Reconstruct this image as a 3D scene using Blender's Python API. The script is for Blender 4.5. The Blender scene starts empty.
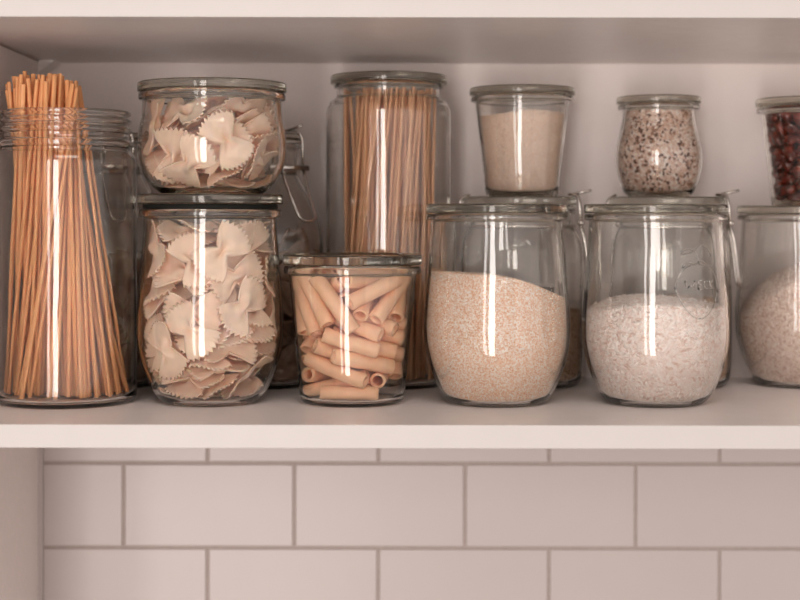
import bpy, bmesh, math, random, json
import numpy as np
from mathutils import Vector, Matrix, Euler, Quaternion
PI = math.pi
# ---------------------------------------------------------------- jar shapes, millimetres, z from the jar's own base
TULIP = [(0,34),(2,37.3),(5,40.2),(11,44),(18,47.2),(27,50.6),(36,53.2),(46,54.9),(58,55.4),(75,54.7),(95,53),(115,51.4),(132,50.2),(137.6,50)]
JAR = {
 'tulip': dict(pts=TULIP, rim=(138,143,53.6), lid=(143.6,150.5,53.8), t=2.7, zb=3.4),
 'tulip_raised': dict(pts=TULIP[:-1]+[(139.6,50)], rim=(140,146,53.6), lid=(150,157.4,54.8), t=2.7, zb=3.4),
 'tulip_wide': dict(pts=[(0,34),(2,38.5),(8,45.5),(15,51),(25,55),(35,56.2),(48,55.2),(60,53.2),(69,52.4),(71.8,52.2)],
               rim=(72.2,77.8,55.4), lid=(78.3,85.4,56.2), t=2.7, zb=3.4),
 'tapered': dict(pts=[(0,35.5),(1.5,38.3),(5,39.6),(30,42),(60,44.8),(90,47.6),(97,48.3)],
               rim=(97.5,103.5,52.0), lid=(104.6,112.5,52.6), t=2.5, zb=3.4),
 'tapered_small': dict(pts=[(0,28),(1.5,30),(5,31),(25,33),(50,36),(73,38.6),(78.6,39.2)],
               rim=(79,83.5,43.2), lid=(84.4,91,44.2), t=2.2, zb=2.8),
 'tulip_small': dict(pts=[(0,24.5),(2,27.5),(8,31),(18,34.6),(29,36.4),(40,36),(53,32.8),(64,30.4),(70,29.8),(72.2,29.8)],
               rim=(72.6,77,34.2), lid=(77.6,83.7,35.2), t=2.2, zb=2.8),
 'threaded': dict(pts=[(0,49),(2,51.6),(6,53),(30,53),(90,53),(150,53),(179,53),(184,52.4),(187.5,50.4),(190,48.4),
                  (192,48.4),(194,50.6),(196,50.6),(198,47.8),(200.5,46.8),(203,46.8),(205,49.2),(206.4,49.2),(208.5,46.8),(210,46.6),(211.6,48.9),(213,48.9),(214.6,46.8),(216,46.8)],
               rim=(216.4,220,48.3), lid=None, t=2.8, zb=4),
 'tall': dict(pts=[(0,48),(2,50.6),(7,52.4),(30,52.4),(100,52.4),(180,52.4),(226,52.4),(231,51.8),(234,50),(237,48.8),(239,46),(241,43.6),(246,43.2),(247.6,43.2)],
               rim=(248,251,46), lid=(251.5,259,49), t=2.8, zb=4),
 'clip_wide': dict(pts=[(0,46),(2,49),(8,52),(30,53.4),(80,53.4),(112,53),(122,51),(130,46.5),(134,44),(140,43.4),(142.6,43.4)],
               rim=(143,147.5,46), lid=(148.8,157.7,47), t=2.8, zb=4, zn=133, lev=.048),
 'clip_narrow': dict(pts=[(0,46),(2,49),(8,51.5),(30,52.4),(90,52.4),(120,52),(134,50),(146,46),(158,40.5),(168,35),(174,32),(179,31),(188,31),(193,31.4),(197,31)],
               rim=(197.5,202,33.4), lid=(203.2,210,34.2), t=2.8, zb=4, zn=178),
}
def outer_curve(k):
    P = JAR[k]['pts']; out = []
    n = len(P)
    for i in range(n-1):
        p0 = P[max(i-1,0)]; p1 = P[i]; p2 = P[i+1]; p3 = P[min(i+2,n-1)]
        m = 6 if p2[0]-p1[0] > 4 else 3
        dz = p2[0]-p1[0]
        def sl(a, b): return (b[1]-a[1])/max(b[0]-a[0], 1e-6)
        m1 = sl(p0, p2) if i > 0 else sl(p1, p2)
        m2 = sl(p1, p3) if i < n-2 else sl(p1, p2)
        # keep the curve from overshooting
        s = sl(p1, p2)
        lim = 3*abs(s)
        m1 = max(-lim, min(lim, m1)); m2 = max(-lim, min(lim, m2))
        for j in range(m):
            t = j/m; t2 = t*t; t3 = t2*t
            r = (2*t3-3*t2+1)*p1[1]+(t3-2*t2+t)*dz*m1+(-2*t3+3*t2)*p2[1]+(t3-t2)*dz*m2
            out.append((p1[0]+dz*t, r))
    out.append(P[-1])
    return out
_curves = {}
def outer_r(k, z):
    if k not in _curves: _curves[k] = np.array(outer_curve(k))
    c = _curves[k]
    return float(np.interp(z, c[:,0], c[:,1]))
def inner_r(k, z):
    J = JAR[k]; r = outer_r(k, z) - J['t']
    s = (z-J['zb'])/6
    if s < 1:
        s = max(s, 0); r -= 4*(1-math.sqrt(max(0, 1-(1-s)**2)))
    return r
def inner_curve(k):                                    # bottom to top
    J = JAR[k]; top = J['rim'][1]; zb = J['zb']
    zs = [zb+6*x for x in (0, .04, .12, .25, .42, .65, 1)]
    z = zb+6
    cz = [p[0] for p in outer_curve(k) if p[0] > z+1.0]
    zs += cz
    zs.append(top-1.2)
    return [(z, inner_r(k, min(z, J['pts'][-1][0]))) for z in zs]
def body_profile(k):
    J = JAR[k]; oc = outer_curve(k); rb = oc[0][1]; z0, z1, R = J['rim']
    p = [(0, .9), (rb*.5, .9), (rb-7, .85), (rb-5, .6), (rb-4, .25), (rb-2.5, 0), (rb-1, .0)]
    p += [(r, z if i else .35) for i, (z, r) in enumerate(oc)]
    rn = oc[-1][1]
    if R-rn > 1.5: p += [(rn+.5, z0+.2)]
    p += [(R-.9, z0+.25), (R-.25, z0+.7), (R, z0+1.4), (R, z1-1.4), (R-.3, z1-.6), (R-1.0, z1-.1), (R-1.8, z1)]
    ri = inner_r(k, J['pts'][-1][0])
    p += [(ri+1.0, z1), (ri+.3, z1-.3), (ri, z1-1.0)]
    inn = inner_curve(k)
    p += [(r, z) for z, r in reversed(inn[:-1])]
    p += [(inn[0][1]*.6, J['zb']), (0, J['zb'])]
    return p
def lid_profile(k, domed=False):
    J = JAR[k]; zl, zt, R = J['lid']; rp = inner_r(k, J['pts'][-1][0])-1.0
    q = [(0, zl+1.2), (rp-4, zl+1.2), (rp-3, zl+.6), (rp-2.6, zl-2.0), (rp-2, zl-2.4), (rp-.9, zl-2.4), (rp-.3, zl-1.8), (rp, zl-.2), (rp+.6, zl),
         (R-1.0, zl), (R-.3, zl+.3), (R, zl+1.0), (R, zt-1.6), (R-.3, zt-.6), (R-1.1, zt)]
    if domed:
        q += [(R-3, zt-.1), (R*.7, zt), (R*.3, zt), (0, zt)]
    else:
        q += [(R-3.4, zt), (R-4.2, zt-.3), (R-4.8, zt-1.2), (R-6, zt-1.5), (R*.5, zt-1.5), (0, zt-1.5)]
    return q
def lathe(profile, seg=96, scale=.001):
    """closed or open profile of (r, z); points with r = 0 become poles"""
    V = []; F = []; rows = []
    for r, z in profile:
        if r <= 1e-6:
            rows.append([len(V)]); V.append((0, 0, z*scale))
        else:
            base = len(V)
            V += [(r*scale*math.cos(2*PI*i/seg), r*scale*math.sin(2*PI*i/seg), z*scale) for i in range(seg)]
            rows.append(list(range(base, base+seg)))
    for a, b in zip(rows, rows[1:]):
        for i in range(seg):
            j = (i+1) % seg
            if len(a) == 1 and len(b) == 1: break
            if len(a) == 1: F.append((a[0], b[j], b[i]))
            elif len(b) == 1: F.append((a[i], a[j], b[0]))
            else: F.append((a[i], a[j], b[j], b[i]))
    return V, F
def mesh(name, V, F, smooth=True):
    me = bpy.data.meshes.new(name)
    me.from_pydata([tuple(v) for v in V], [], [tuple(f) for f in F]); me.validate()
    if smooth: me.polygons.foreach_set('use_smooth', [True]*len(me.polygons))
    me.update()
    return me
def thicken(grid, t):
    """grid[i][j] of Vectors -> closed sheet of thickness t"""
    n = len(grid); m = len(grid[0]); G = np.array([[tuple(v) for v in row] for row in grid])
    du = np.gradient(G, axis=0); dv = np.gradient(G, axis=1)
    N = np.cross(du, dv); N /= np.linalg.norm(N, axis=2, keepdims=True)+1e-12
    A = (G+N*t/2).reshape(-1, 3); B = (G-N*t/2).reshape(-1, 3)
    V = np.vstack([A, B]); F = []; o = n*m
    for i in range(n-1):
        for j in range(m-1):
            a, b, c, d = i*m+j, (i+1)*m+j, (i+1)*m+j+1, i*m+j+1
            F.append((a, b, c, d)); F.append((o+d, o+c, o+b, o+a))
    for i in range(n-1):
        a, b = i*m, (i+1)*m; F.append((a, o+a, o+b, b))
        a, b = i*m+m-1, (i+1)*m+m-1; F.append((b, o+b, o+a, a))
    for j in range(m-1):
        a, b = j, j+1; F.append((b, o+b, o+a, a))
        a, b = (n-1)*m+j, (n-1)*m+j+1; F.append((a, o+a, o+b, b))
    return V, F
def bow_tie(seed):                                     # metres
    rnd = random.Random(seed)
    L, W, wc = 21+rnd.uniform(-1, 1), 15.5+rnd.uniform(-1, .6), 4.6
    teeth = 9; n = 21; m = teeth*4+1
    bend = rnd.uniform(-3.2, 3.2); tw = rnd.uniform(-.25, .25); wv = rnd.uniform(1.2, 3.0); ph = rnd.uniform(0, 6.28); cup = [rnd.uniform(-4, 4), rnd.uniform(-4, 4)]
    grid = []
    for i in range(n):
        u = -1+2*i/(n-1); a = abs(u); row = []
        w = wc+(W-wc)*(1-(1-a)**1.9)**.9
        for j in range(m):
            v = -1+2*j/(m-1)
            tri = abs(((j/4) % 1)-.5)*2                # 0..1 zigzag along the cut end
            x = u*L*(1.04-.30*v*v*a) + math.copysign(1, u)*(3.0*(tri-.5))*max(0, (a-.72)/.28)
            y = v*w
            c = math.exp(-(u/.30)**2)
            z = 3.4*c*math.cos(v*PI*1.5) + 1.1*c*math.cos(v*PI*.5) + bend*u*u + cup[0 if u > 0 else 1]*a*v*v + wv*a*math.sin(2.6*v+ph) + tw*u*y
            row.append(Vector((x, y, z))*.001)
        grid.append(row)
    return thicken(grid, .00125)
def tube_pasta(length, curve, r=5.8, ri=4.0, seg=22):  # metres, straight-cut tube along x, hollow
    V = []; F = []; n = 9; L = length
    def pos(x, ang, rr):
        y0 = curve*((2*x/L)**2)
        return (x*.001, (y0+rr*math.cos(ang))*.001, (rr*math.sin(ang))*.001)
    prof = [(-L/2, ri), (-L/2, ri+.3), (-L/2, r-.3), (-L/2+.3, r)] + [(-L/2+.3+(L-.6)*k/n, r*(1+.012*math.sin(k*2.1))) for k in range(1, n)] + [(L/2-.3, r), (L/2, r-.3), (L/2, ri+.3), (L/2, ri)] + [(L/2-L*k/n, ri-.0) for k in range(1, n)]
    for x, rr in prof: V += [pos(x, 2*PI*i/seg, rr) for i in range(seg)]
    P = len(prof)
    for k in range(P):
        a = k*seg; b = ((k+1) % P)*seg
        for i in range(seg):
            j = (i+1) % seg; F.append((a+i, a+j, b+j, b+i))
    return V, F
def shrivelled(seed, sx, sy, sz):                      # metres, a wrinkled dried berry or pod
    rnd = random.Random(seed); V = []; F = []; n, m = 12, 16
    ph = [rnd.uniform(0, 6.28) for _ in range(6)]
    rows = []
    for i in range(n+1):
        th = PI*i/n
        ring = []
        for j in range(m):
            al = 2*PI*j/m
            d = 1+.13*math.sin(3*al+ph[0]+2*th)+.10*math.sin(5*al+ph[1]-3*th)+.08*math.sin(7*th+ph[2])+.07*math.sin(4*al+6*th+ph[3])
            if i in (0, n): d = 1
            ring.append((sx*d*math.cos(th)*.001, sy*d*math.sin(th)*math.cos(al)*.001, sz*d*math.sin(th)*math.sin(al)*.001))
            if i in (0, n): break
        rows.append(list(range(len(V), len(V)+len(ring)))); V += ring
    for a, b in zip(rows, rows[1:]):
        for i in range(m):
            j = (i+1) % m
            if len(a) == 1: F.append((a[0], b[j], b[i]))
            elif len(b) == 1: F.append((a[i], a[j], b[0]))
            else: F.append((a[i], a[j], b[j], b[i]))
    return V, F
def dried_slice(seed):                                 # metres, a crinkled pale brown slice
    rnd = random.Random(seed); n, m = 16, 12
    ph = [rnd.uniform(0, 6.28) for _ in range(5)]; L = rnd.uniform(19, 25); W = rnd.uniform(11, 15); b = rnd.uniform(-3, 3)
    grid = []
    for i in range(n):
        u = -1+2*i/(n-1); row = []
        w = W*math.sqrt(max(.06, 1-.9*u*u))*(1+.15*math.sin(4*u+ph[0]))
        for j in range(m):
            v = -1+2*j/(m-1)
            row.append(Vector((L*u+1.5*math.sin(3*v+ph[1]), v*w, 2.2*math.sin(3*u+ph[2]+v)+1.6*math.sin(4*v+ph[3]+2*u)+b*u*u))*.001)
        grid.append(row)
    return thicken(grid, .0017)
# ================================================================ scene
C0 = 1.45                                              # eye height; the shelf top lies 0.14 below it
SHELF = C0-.1405
BACK, FRONT, YF, YR = 1.382, 1.0614, 1.190, 1.320       # back panel, shelf edge, front row of jars, rear row of jars
sc = bpy.context.scene; COL = sc.collection
rng = random.Random(5)

def link(o): COL.objects.link(o); return o
def obj(name, me, mat, parent=None, loc=None, rot=None):
    o = bpy.data.objects.new(name, me); link(o)
    if mat is not None and not me.materials: me.materials.append(mat)
    if parent: o.parent = parent
    if loc is not None: o.location = loc
    if rot is not None: o.rotation_euler = rot
    return o
def thing(name, label, cat, loc=(0,0,0), rz=0, group=None, size=.03):
    o = bpy.data.objects.new(name, None); link(o); o.empty_display_size = size
    o.location = loc; o.rotation_euler = (0,0,rz); return tag(o, label, cat, group)
def tag(o, label, cat, group=None, kind=None):
    if label: o['label'] = label
    if cat: o['category'] = cat
    if group: o['group'] = group
    if kind: o['kind'] = kind
    return o
# ---------------------------------------------------------------- materials
def new_mat(name):
    m = bpy.data.materials.new(name); m.use_nodes = True; nt = m.node_tree; nt.nodes.clear()
    out = nt.nodes.new('ShaderNodeOutputMaterial'); return m, nt, out
def N(nt, typ, **kw):
    n = nt.nodes.new(typ)
    for k, v in kw.items():
        if k in n.inputs: n.inputs[k].default_value = v
        else: setattr(n, k, v)
    return n
def principled(name, col, rough=.5, spec=.5, noise=0, nscale=300, bump=0, bscale=400, metal=0, sub=0, ramp=None, island=None, coat=0, stretch=None):
    m, nt, out = new_mat(name)
    b = N(nt, 'ShaderNodeBsdfPrincipled'); nt.links.new(b.outputs[0], out.inputs[0])
    b.inputs['Roughness'].default_value = rough; b.inputs['Specular IOR Level'].default_value = spec; b.inputs['Metallic'].default_value = metal
    b.inputs['Base Color'].default_value = (*col, 1); b.inputs['Coat Weight'].default_value = coat
    if sub:
        b.inputs['Subsurface Weight'].default_value = sub; b.inputs['Subsurface Radius'].default_value = (1, .5, .3); b.inputs['Subsurface Scale'].default_value = .003
    tc = N(nt, 'ShaderNodeTexCoord'); vec = tc.outputs['Object']
    if stretch:
        mp = N(nt, 'ShaderNodeMapping'); mp.inputs['Scale'].default_value = stretch; nt.links.new(vec, mp.inputs[0]); vec = mp.outputs[0]
    if ramp or noise:
        r = N(nt, 'ShaderNodeValToRGB')
        if island:
            g = N(nt, 'ShaderNodeNewGeometry'); nt.links.new(g.outputs['Random Per Island'], r.inputs[0])
        else:
            n = N(nt, 'ShaderNodeTexNoise'); n.inputs['Scale'].default_value = nscale; n.inputs['Detail'].default_value = 4
            nt.links.new(vec, n.inputs[0]); nt.links.new(n.outputs[0], r.inputs[0])
        if ramp:
            cr = r.color_ramp
            while len(cr.elements) > 1: cr.elements.remove(cr.elements[-1])
            cr.elements[0].position = ramp[0][0]; cr.elements[0].color = (*ramp[0][1], 1)
            for p, c in ramp[1:]:
                e = cr.elements.new(p); e.color = (*c, 1)
            if island: cr.interpolation = 'CONSTANT' if island == 'step' else 'LINEAR'
        else:
            cr = r.color_ramp; cr.elements[0].position = .3; cr.elements[1].position = .7
            cr.elements[0].color = (*[c*(1-noise) for c in col], 1); cr.elements[1].color = (*[min(1, c*(1+noise)) for c in col], 1)
        nt.links.new(r.outputs[0], b.inputs['Base Color'])
    if bump:
        n = N(nt, 'ShaderNodeTexNoise'); n.inputs['Scale'].default_value = bscale; n.inputs['Detail'].default_value = 3
        nt.links.new(vec, n.inputs[0])
        bp = N(nt, 'ShaderNodeBump'); bp.inputs['Strength'].default_value = bump; bp.inputs['Distance'].default_value = .001
        nt.links.new(n.outputs[0], bp.inputs['Height']); nt.links.new(bp.outputs[0], b.inputs['Normal'])
    return m
def glass_mat(name, col, rough=0.0, wav=0.0):
    m, nt, out = new_mat(name)
    g = N(nt, 'ShaderNodeBsdfGlass'); g.inputs['Color'].default_value = (*col, 1); g.inputs['IOR'].default_value = 1.5; g.inputs['Roughness'].default_value = rough
    nt.links.new(g.outputs[0], out.inputs[0])
    if wav:                                            # pressed glass is never quite even
        tc = N(nt, 'ShaderNodeTexCoord'); mp = N(nt, 'ShaderNodeMapping'); mp.inputs['Scale'].default_value = (1, 1, .35)
        n = N(nt, 'ShaderNodeTexNoise'); n.inputs['Scale'].default_value = 45; n.inputs['Detail'].default_value = 1
        bp = N(nt, 'ShaderNodeBump'); bp.inputs['Strength'].default_value = wav; bp.inputs['Distance'].default_value = .001
        nt.links.new(tc.outputs['Object'], mp.inputs[0]); nt.links.new(mp.outputs[0], n.inputs[0]); nt.links.new(n.outputs[0], bp.inputs['Height']); nt.links.new(bp.outputs[0], g.inputs['Normal'])
    return m
M = {}
M['glass'] = glass_mat('clear_glass', (.992, .99, .982), 0, .5)
M['lid_glass'] = glass_mat('lid_glass', (.90, .895, .865), 0, .25)
M['shelf'] = principled('painted_shelf', (.84, .765, .725), .34, .6, noise=.02, nscale=60, bump=.05, bscale=900)
M['edge'] = principled('edge_dimming_strip', (.575, .54, .515), .42, .4, noise=.01, nscale=60)  # colour of the front strip lowered to offset too much light there
M['panel'] = principled('back_panel', (.90, .815, .775), .6, .3, noise=.015, nscale=40, bump=.04, bscale=700)
M['side'] = principled('side_panel', (.86, .77, .725), .45, .5, noise=.04, nscale=500, bump=.15, bscale=1200, stretch=(1, 1, .3))
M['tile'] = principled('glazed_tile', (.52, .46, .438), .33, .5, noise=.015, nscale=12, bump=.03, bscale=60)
M['grout'] = principled('grout', (.42, .355, .325), .9, .2, noise=.08, nscale=300)
M['plastic'] = principled('bracket_plastic', (.80, .74, .70), .35, .5)
M['steel'] = principled('clip_wire', (.62, .58, .54), .25, .5, metal=1)
M['rubber'] = principled('dark_rubber', (.012, .012, .010), .7, .15)
M['farfalle'] = principled('bow_tie_pasta', (.95, .71, .55), .5, .35, noise=.05, nscale=160, bump=.08, bscale=900, sub=.25)
M['tube'] = principled('tube_pasta', (.93, .57, .36), .45, .4, noise=.05, nscale=120, bump=.06, bscale=900, sub=.2)
M['linguine'] = principled('linguine_pasta', (.84, .41, .18), .45, .4, noise=.05, nscale=60, sub=.15)
M['spaghetti'] = principled('spaghetti_pasta', (.84, .48, .27), .45, .4, noise=.05, nscale=60)
M['couscous'] = principled('couscous_grain', (.8,.55,.38), .55, .4, ramp=[(0, (.76, .42, .22)), (.3, (.90, .62, .43)), (.65, (.94, .76, .61)), (.97, (.98, .94, .89))], island='linear')
M['rice'] = principled('rice_grain', (.8,.7,.6), .4, .5, ramp=[(0, (.74, .53, .44)), (.22, (.88, .74, .67)), (.7, (.92, .82, .76)), (1, (.96, .90, .86))], island='linear')
M['semolina'] = principled('semolina_flour', (.8,.6,.47), .8, .2, ramp=[(0, (.86, .62, .46)), (.5, (.97, .80, .66)), (1, (.98, .88, .79))], island='linear')
M['mixed_grain'] = principled('mixed_grain', (.7,.5,.4), .5, .4, ramp=[(0, (.17, .075, .045)), (.12, (.42, .21, .13)), (.24, (.76, .52, .40)), (.5, (.86, .67, .56)), (.78, (.94, .82, .74))], island='step')
M['brown_grain'] = principled('brown_grain', (.5,.33,.2), .5, .4, ramp=[(0, (.42, .24, .14)), (.5, (.60, .40, .26)), (1, (.74, .56, .42))], island='linear')
M['oat'] = principled('pink_brown_grain', (.7,.5,.4), .5, .4, ramp=[(0, (.64, .45, .36)), (.4, (.82, .65, .55)), (1, (.92, .81, .74))], island='linear')
M['berry'] = principled('dried_berry', (.2,.03,.015), .22, .6, ramp=[(.25, (.04, .007, .004)), (.5, (.17, .016, .008)), (.75, (.46, .055, .018))], nscale=90, bump=.3, bscale=500, coat=.3)
M['slice'] = principled('dried_slice', (.5,.36,.27), .6, .3, ramp=[(.3, (.16, .09, .055)), (.5, (.32, .20, .135)), (.7, (.50, .35, .26))], nscale=45, bump=.2, bscale=400)
M['chalk'] = principled('label_slate', (.16, .14, .13), .7, .2)
M['label_rim'] = principled('label_border', (.62, .56, .52), .5, .4)
M['frame_white'] = principled('window_frame_paint', (.78, .72, .68), .5, .4)

# ---------------------------------------------------------------- boxes
def box_geo(V, F, x0, x1, y0, y1, z0, z1, b=0):
    """box with chamfered edges (b) appended to V, F"""
    o = len(V); cx, cy, cz = (x0+x1)/2, (y0+y1)/2, (z0+z1)/2; hx, hy, hz = (x1-x0)/2, (y1-y0)/2, (z1-z0)/2
    if b <= 0:
        V += [(x, y, z) for x in (x0, x1) for y in (y0, y1) for z in (z0, z1)]
        F += [tuple(o+i for i in f) for f in ((0,1,3,2), (4,6,7,5), (0,4,5,1), (2,3,7,6), (0,2,6,4), (1,5,7,3))]
        return
    bm = bmesh.new(); bmesh.ops.create_cube(bm, size=2)
    for v in bm.verts: v.co = Vector((cx+v.co.x*hx, cy+v.co.y*hy, cz+v.co.z*hz))
    bmesh.ops.bevel(bm, geom=bm.edges[:], offset=b, segments=3, profile=.5, affect='EDGES')
    bm.verts.index_update()
    V += [tuple(v.co) for v in bm.verts]; F += [tuple(o+v.index for v in f.verts) for f in bm.faces]
    bm.free()
def box(name, mat, x0, x1, y0, y1, z0, z1, b=0, parent=None):
    V, F = [], []; box_geo(V, F, x0, x1, y0, y1, z0, z1, b)
    return obj(name, mesh(name, V, F, False), mat, parent)

LX, RX = -.3114, .80
o = box('wall_back', M['panel'], LX-.03, RX, BACK, BACK+.018, SHELF-.0158, C0+.1545); tag(o, 'pale panel behind the jars', None, kind='structure')
o = box('wall_left', M['side'], LX-.018, LX, FRONT+.002, BACK-.0014, SHELF, C0+.1349-.0019); tag(o, 'off-white side panel left of the jars', None, kind='structure')
o = box('wall_left_lower', M['side'], -.3176-.018, -.3176, FRONT+.002, BACK, SHELF-.60, SHELF-.0160); tag(o, 'off-white side panel under the shelf', None, kind='structure')
o = box('shelf', M['shelf'], LX-.02, RX, FRONT, BACK, SHELF-.0157, SHELF, .0004); box('edge_dimming_strip', M['edge'], LX-.02, RX, FRONT-.0006, FRONT, SHELF-.0157, SHELF, .0002, o); tag(o, 'long pale shelf board with bright front edge, carrying all the jars', 'shelf')  # added strip tones down the over-lit front of the board
o = box('shelf', M['shelf'], LX-.02, RX, FRONT, BACK, C0+.1349, C0+.1549, .0004); box('edge_dimming_strip', M['edge'], LX-.02, RX, FRONT-.0006, FRONT, C0+.1349, C0+.1549, .0002, o); tag(o, 'upper pale shelf board hanging over the jars, seen from below', 'shelf')
# caulk strip between side panel and tiles
o = box('trim_1', M['tile'], -.3182, -.3134, BACK-.0012, BACK+.002, SHELF-.60, SHELF-.0160, .0006); tag(o, 'thin sealant strip beside the tiles', None, kind='structure')
# tiles: real glazed tiles with soft edges on a grout bed
V, F = [], []
P, Hh, gap = .1502, .0744, .0027
zrow = C0-.1424
for r in range(8):
    zt = zrow-r*Hh; zb = zt-Hh
    x = (-.1689 if r % 2 == 0 else -.2428)-P*2
    while x < RX:
        a, b2 = max(x, -.3147)+gap/2, min(x+P, RX)-gap/2
        if b2-a > .006: box_geo(V, F, a, b2, BACK, BACK+.007, zb+gap/2, zt-gap/2, .0009)
        x += P
o = obj('wall_tiled', mesh('wall_tiled', V, F, False), M['tile']); tag(o, 'pale brick-bond tiles under the shelf', None, kind='structure')
for p in o.data.polygons: p.use_smooth = False
o = box('wall_grout', M['grout'], -.335, RX, BACK+.0016, BACK+.02, SHELF-.60, SHELF-.0160); tag(o, 'grout bed behind the tiles', None, kind='structure')
# bracket in the upper left corner
V = [(LX, 1.352, C0+.1348), (LX+.0135, 1.352, C0+.1348), (LX+.0135, 1.352, C0+.1339), (LX+.0035, 1.352, C0+.1262), (LX, 1.352, C0+.1234)]
V2 = [(x, 1.379, z) for x, y, z in V]; n5 = 5
F = [tuple(range(4, -1, -1)), tuple(range(5, 10))]+[(i, (i+1) % 5, 5+(i+1) % 5, 5+i) for i in range(5)]
o = obj('shelf_bracket', mesh('shelf_bracket', V+V2, F, False), M['plastic'])
tag(o, 'small white wedge bracket in the top left corner under the upper shelf', 'bracket')

# ---------------------------------------------------------------- jars
def tube_wire(pts, r, seg=10, closed=False):
    pts = [Vector(p) for p in pts]
    if not closed:                                     # round the path
        q = [pts[0]]
        for i in range(1, len(pts)-1):
            a, b, c = pts[i-1], pts[i], pts[i+1]
            d = min((a-b).length, (c-b).length, .006)*.5
            s = b+(a-b).normalized()*d; e = b+(c-b).normalized()*d
            q += [s, s*.25+b*.5+e*.25, e]
        pts = q+[pts[-1]]
    V, F = [], []; n = len(pts); up = Vector((.13, .21, .97)).normalized(); prev = None
    for i, p in enumerate(pts):
        t = (pts[(i+1) % n if closed else min(i+1, n-1)]-pts[(i-1) % n if closed else max(i-1, 0)]).normalized()
        u = (up if prev is None else prev); u = (u-t*u.dot(t)).normalized(); prev = u; w = t.cross(u)
        V += [tuple(p+(u*math.cos(2*PI*k/seg)+w*math.sin(2*PI*k/seg))*r) for k in range(seg)]
    for i in range(n if closed else n-1):
        a = i*seg; b = ((i+1) % n)*seg
        F += [(a+k, a+(k+1) % seg, b+(k+1) % seg, b+k) for k in range(seg)]
    if not closed: F += [tuple(range(seg-1, -1, -1)), tuple((n-1)*seg+k for k in range(seg))]
    return V, F
def wires(name, lines, r, mat, parent, rings=()):
    V, F = [], []
    def add(a):
        o = len(V); V.extend(a[0]); F.extend(tuple(o+i for i in f) for f in a[1])
    for l in lines: add(tube_wire(l, r))
    for rr, z in rings: add(tube_wire([(rr*math.cos(2*PI*i/72), rr*math.sin(2*PI*i/72), z) for i in range(72)], r, closed=True))
    return obj(name, mesh(name, V, F), mat, parent)
_cache = {}
def jar(kind, label, x, y, z, group=None, clip=None, phase=0.0, name='glass_jar'):
    t = thing(name, label, 'jar', (x, y, z), 0, group)
    if kind not in _cache:
        V, F = lathe(body_profile(kind), 128); a = mesh('jar_body', V, F); a.materials.append(M['glass'])
        b = None
        if JAR[kind]['lid']:
            V, F = lathe(lid_profile(kind, clip is not None), 128); b = mesh('lid', V, F); b.materials.append(M['lid_glass'])
        _cache[kind] = (a, b)
    a, b = _cache[kind]
    body = obj('jar_body', a, None, t, rot=(0, 0, phase))
    if b: obj('lid', b, None, t)
    if clip is not None:
        J = JAR[kind]; z0, z1, R = J['rim']; zl, zt, RL = J['lid']; zn = J.get('zn', z0-6)*.001; rn = outer_r(kind, zn*1000)*.001
        V, F = lathe([(R-5, z1), (R+.6, z1), (R+.9, z1+.4), (R+.9, z1+1.0), (R+.6, z1+1.35), (R-5, z1+1.35), (R-5, z1)], 64)
        ring = obj('gasket', mesh('gasket', V, F), M['label_rim'], t)
        R *= .001; RL *= .001; zl *= .001; zt *= .001; h = .011
        c = obj('wire_clip', mesh('wire_clip', *tube_wire([((rn+.0012)*math.cos(2*PI*i/72), (rn+.0012)*math.sin(2*PI*i/72), zn) for i in range(72)], .0011, closed=True)), M['steel'], t, rot=(0, 0, clip))
        k = (rn+.0065, zn+.003)                        # pivot
        LV = J.get('lev', .038); out = outer_r(kind, (zn-LV)*1000)*.001+.0055
        wires('lid_bail', [[(k[0], -h, k[1]), (RL+.003, -h, zl+.001), (RL+.0015, -h*.8, zt+.0015), (RL-.006, -h*.4, zt+.002), (RL-.006, h*.4, zt+.002), (RL+.0015, h*.8, zt+.0015), (RL+.003, h, zl+.001), (k[0], h, k[1])],
                           [(RL-.003, 0, zt+.002), (RL+.0125, 0, zt+.0055)]], .0012, M['steel'], c)
        wires('lever', [[(k[0]-.001, -h*1.15, k[1]), (k[0]+.003, -h*1.1, zn-.010), (out, -h*.9, zn-LV), (out+.001, -h*.4, zn-LV-.003), (out+.001, h*.4, zn-LV-.003), (out, h*.9, zn-LV), (k[0]+.003, h*1.1, zn-.010), (k[0]-.001, h*1.15, k[1])]], .0012, M['steel'], c)
        V, F = tube_wire([(k[0], -h*1.5, k[1]), (k[0], h*1.5, k[1])], .0026, 14)
        obj('pivot', mesh('pivot', V, F), M['steel'], c)
        wires('hinge', [[(-rn-.001, -.009, zn), (-rn-.007, -.009, zn+.006), (-RL-.002, -.009, zt-.002), (-RL+.004, -.005, zt+.0015), (-RL+.004, .005, zt+.0015), (-RL-.002, .009, zt-.002), (-rn-.007, .009, zn+.006), (-rn-.001, .009, zn)]], .0012, M['steel'], c)
    return t
def pxx(px, Y): return (px-400)/1571*Y
J_left = (pxx(66.5, YF), YF, SHELF)
J_low = (pxx(210.5, YF), YF, SHELF)
J_up = (pxx(212, YF), YF, SHELF+.1560)
J_tub = (pxx(352.5, YF), YF, SHELF)
J_cou = (pxx(497, YF), YF, SHELF)
J_ric = (pxx(655.5, YF), YF, SHELF)
J_A = (pxx(261, YR), YR, SHELF)
J_B = (pxx(106, YR), YR, SHELF)
J_tall = (pxx(388.5, YR), YR, SHELF)
J_C = (pxx(520, YR), YR, SHELF)
J_D = (pxx(666.5, YR), YR-.002, SHELF)
J_E = (pxx(802.5, YR), YR, SHELF)
J_F = (pxx(522, YR), YR, SHELF+.1578)
J_G = (pxx(658.5, YR), YR, SHELF+.1578)
J_H = (pxx(809, YR), YR, SHELF+.1491)
jar('threaded', 'big open glass jar with threaded neck, strands of pasta poking out of its top', *J_left)
jl = jar('tulip_raised', 'lower stacked glass jar of bow-tie pasta, standing on the shelf', *J_low)
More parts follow.
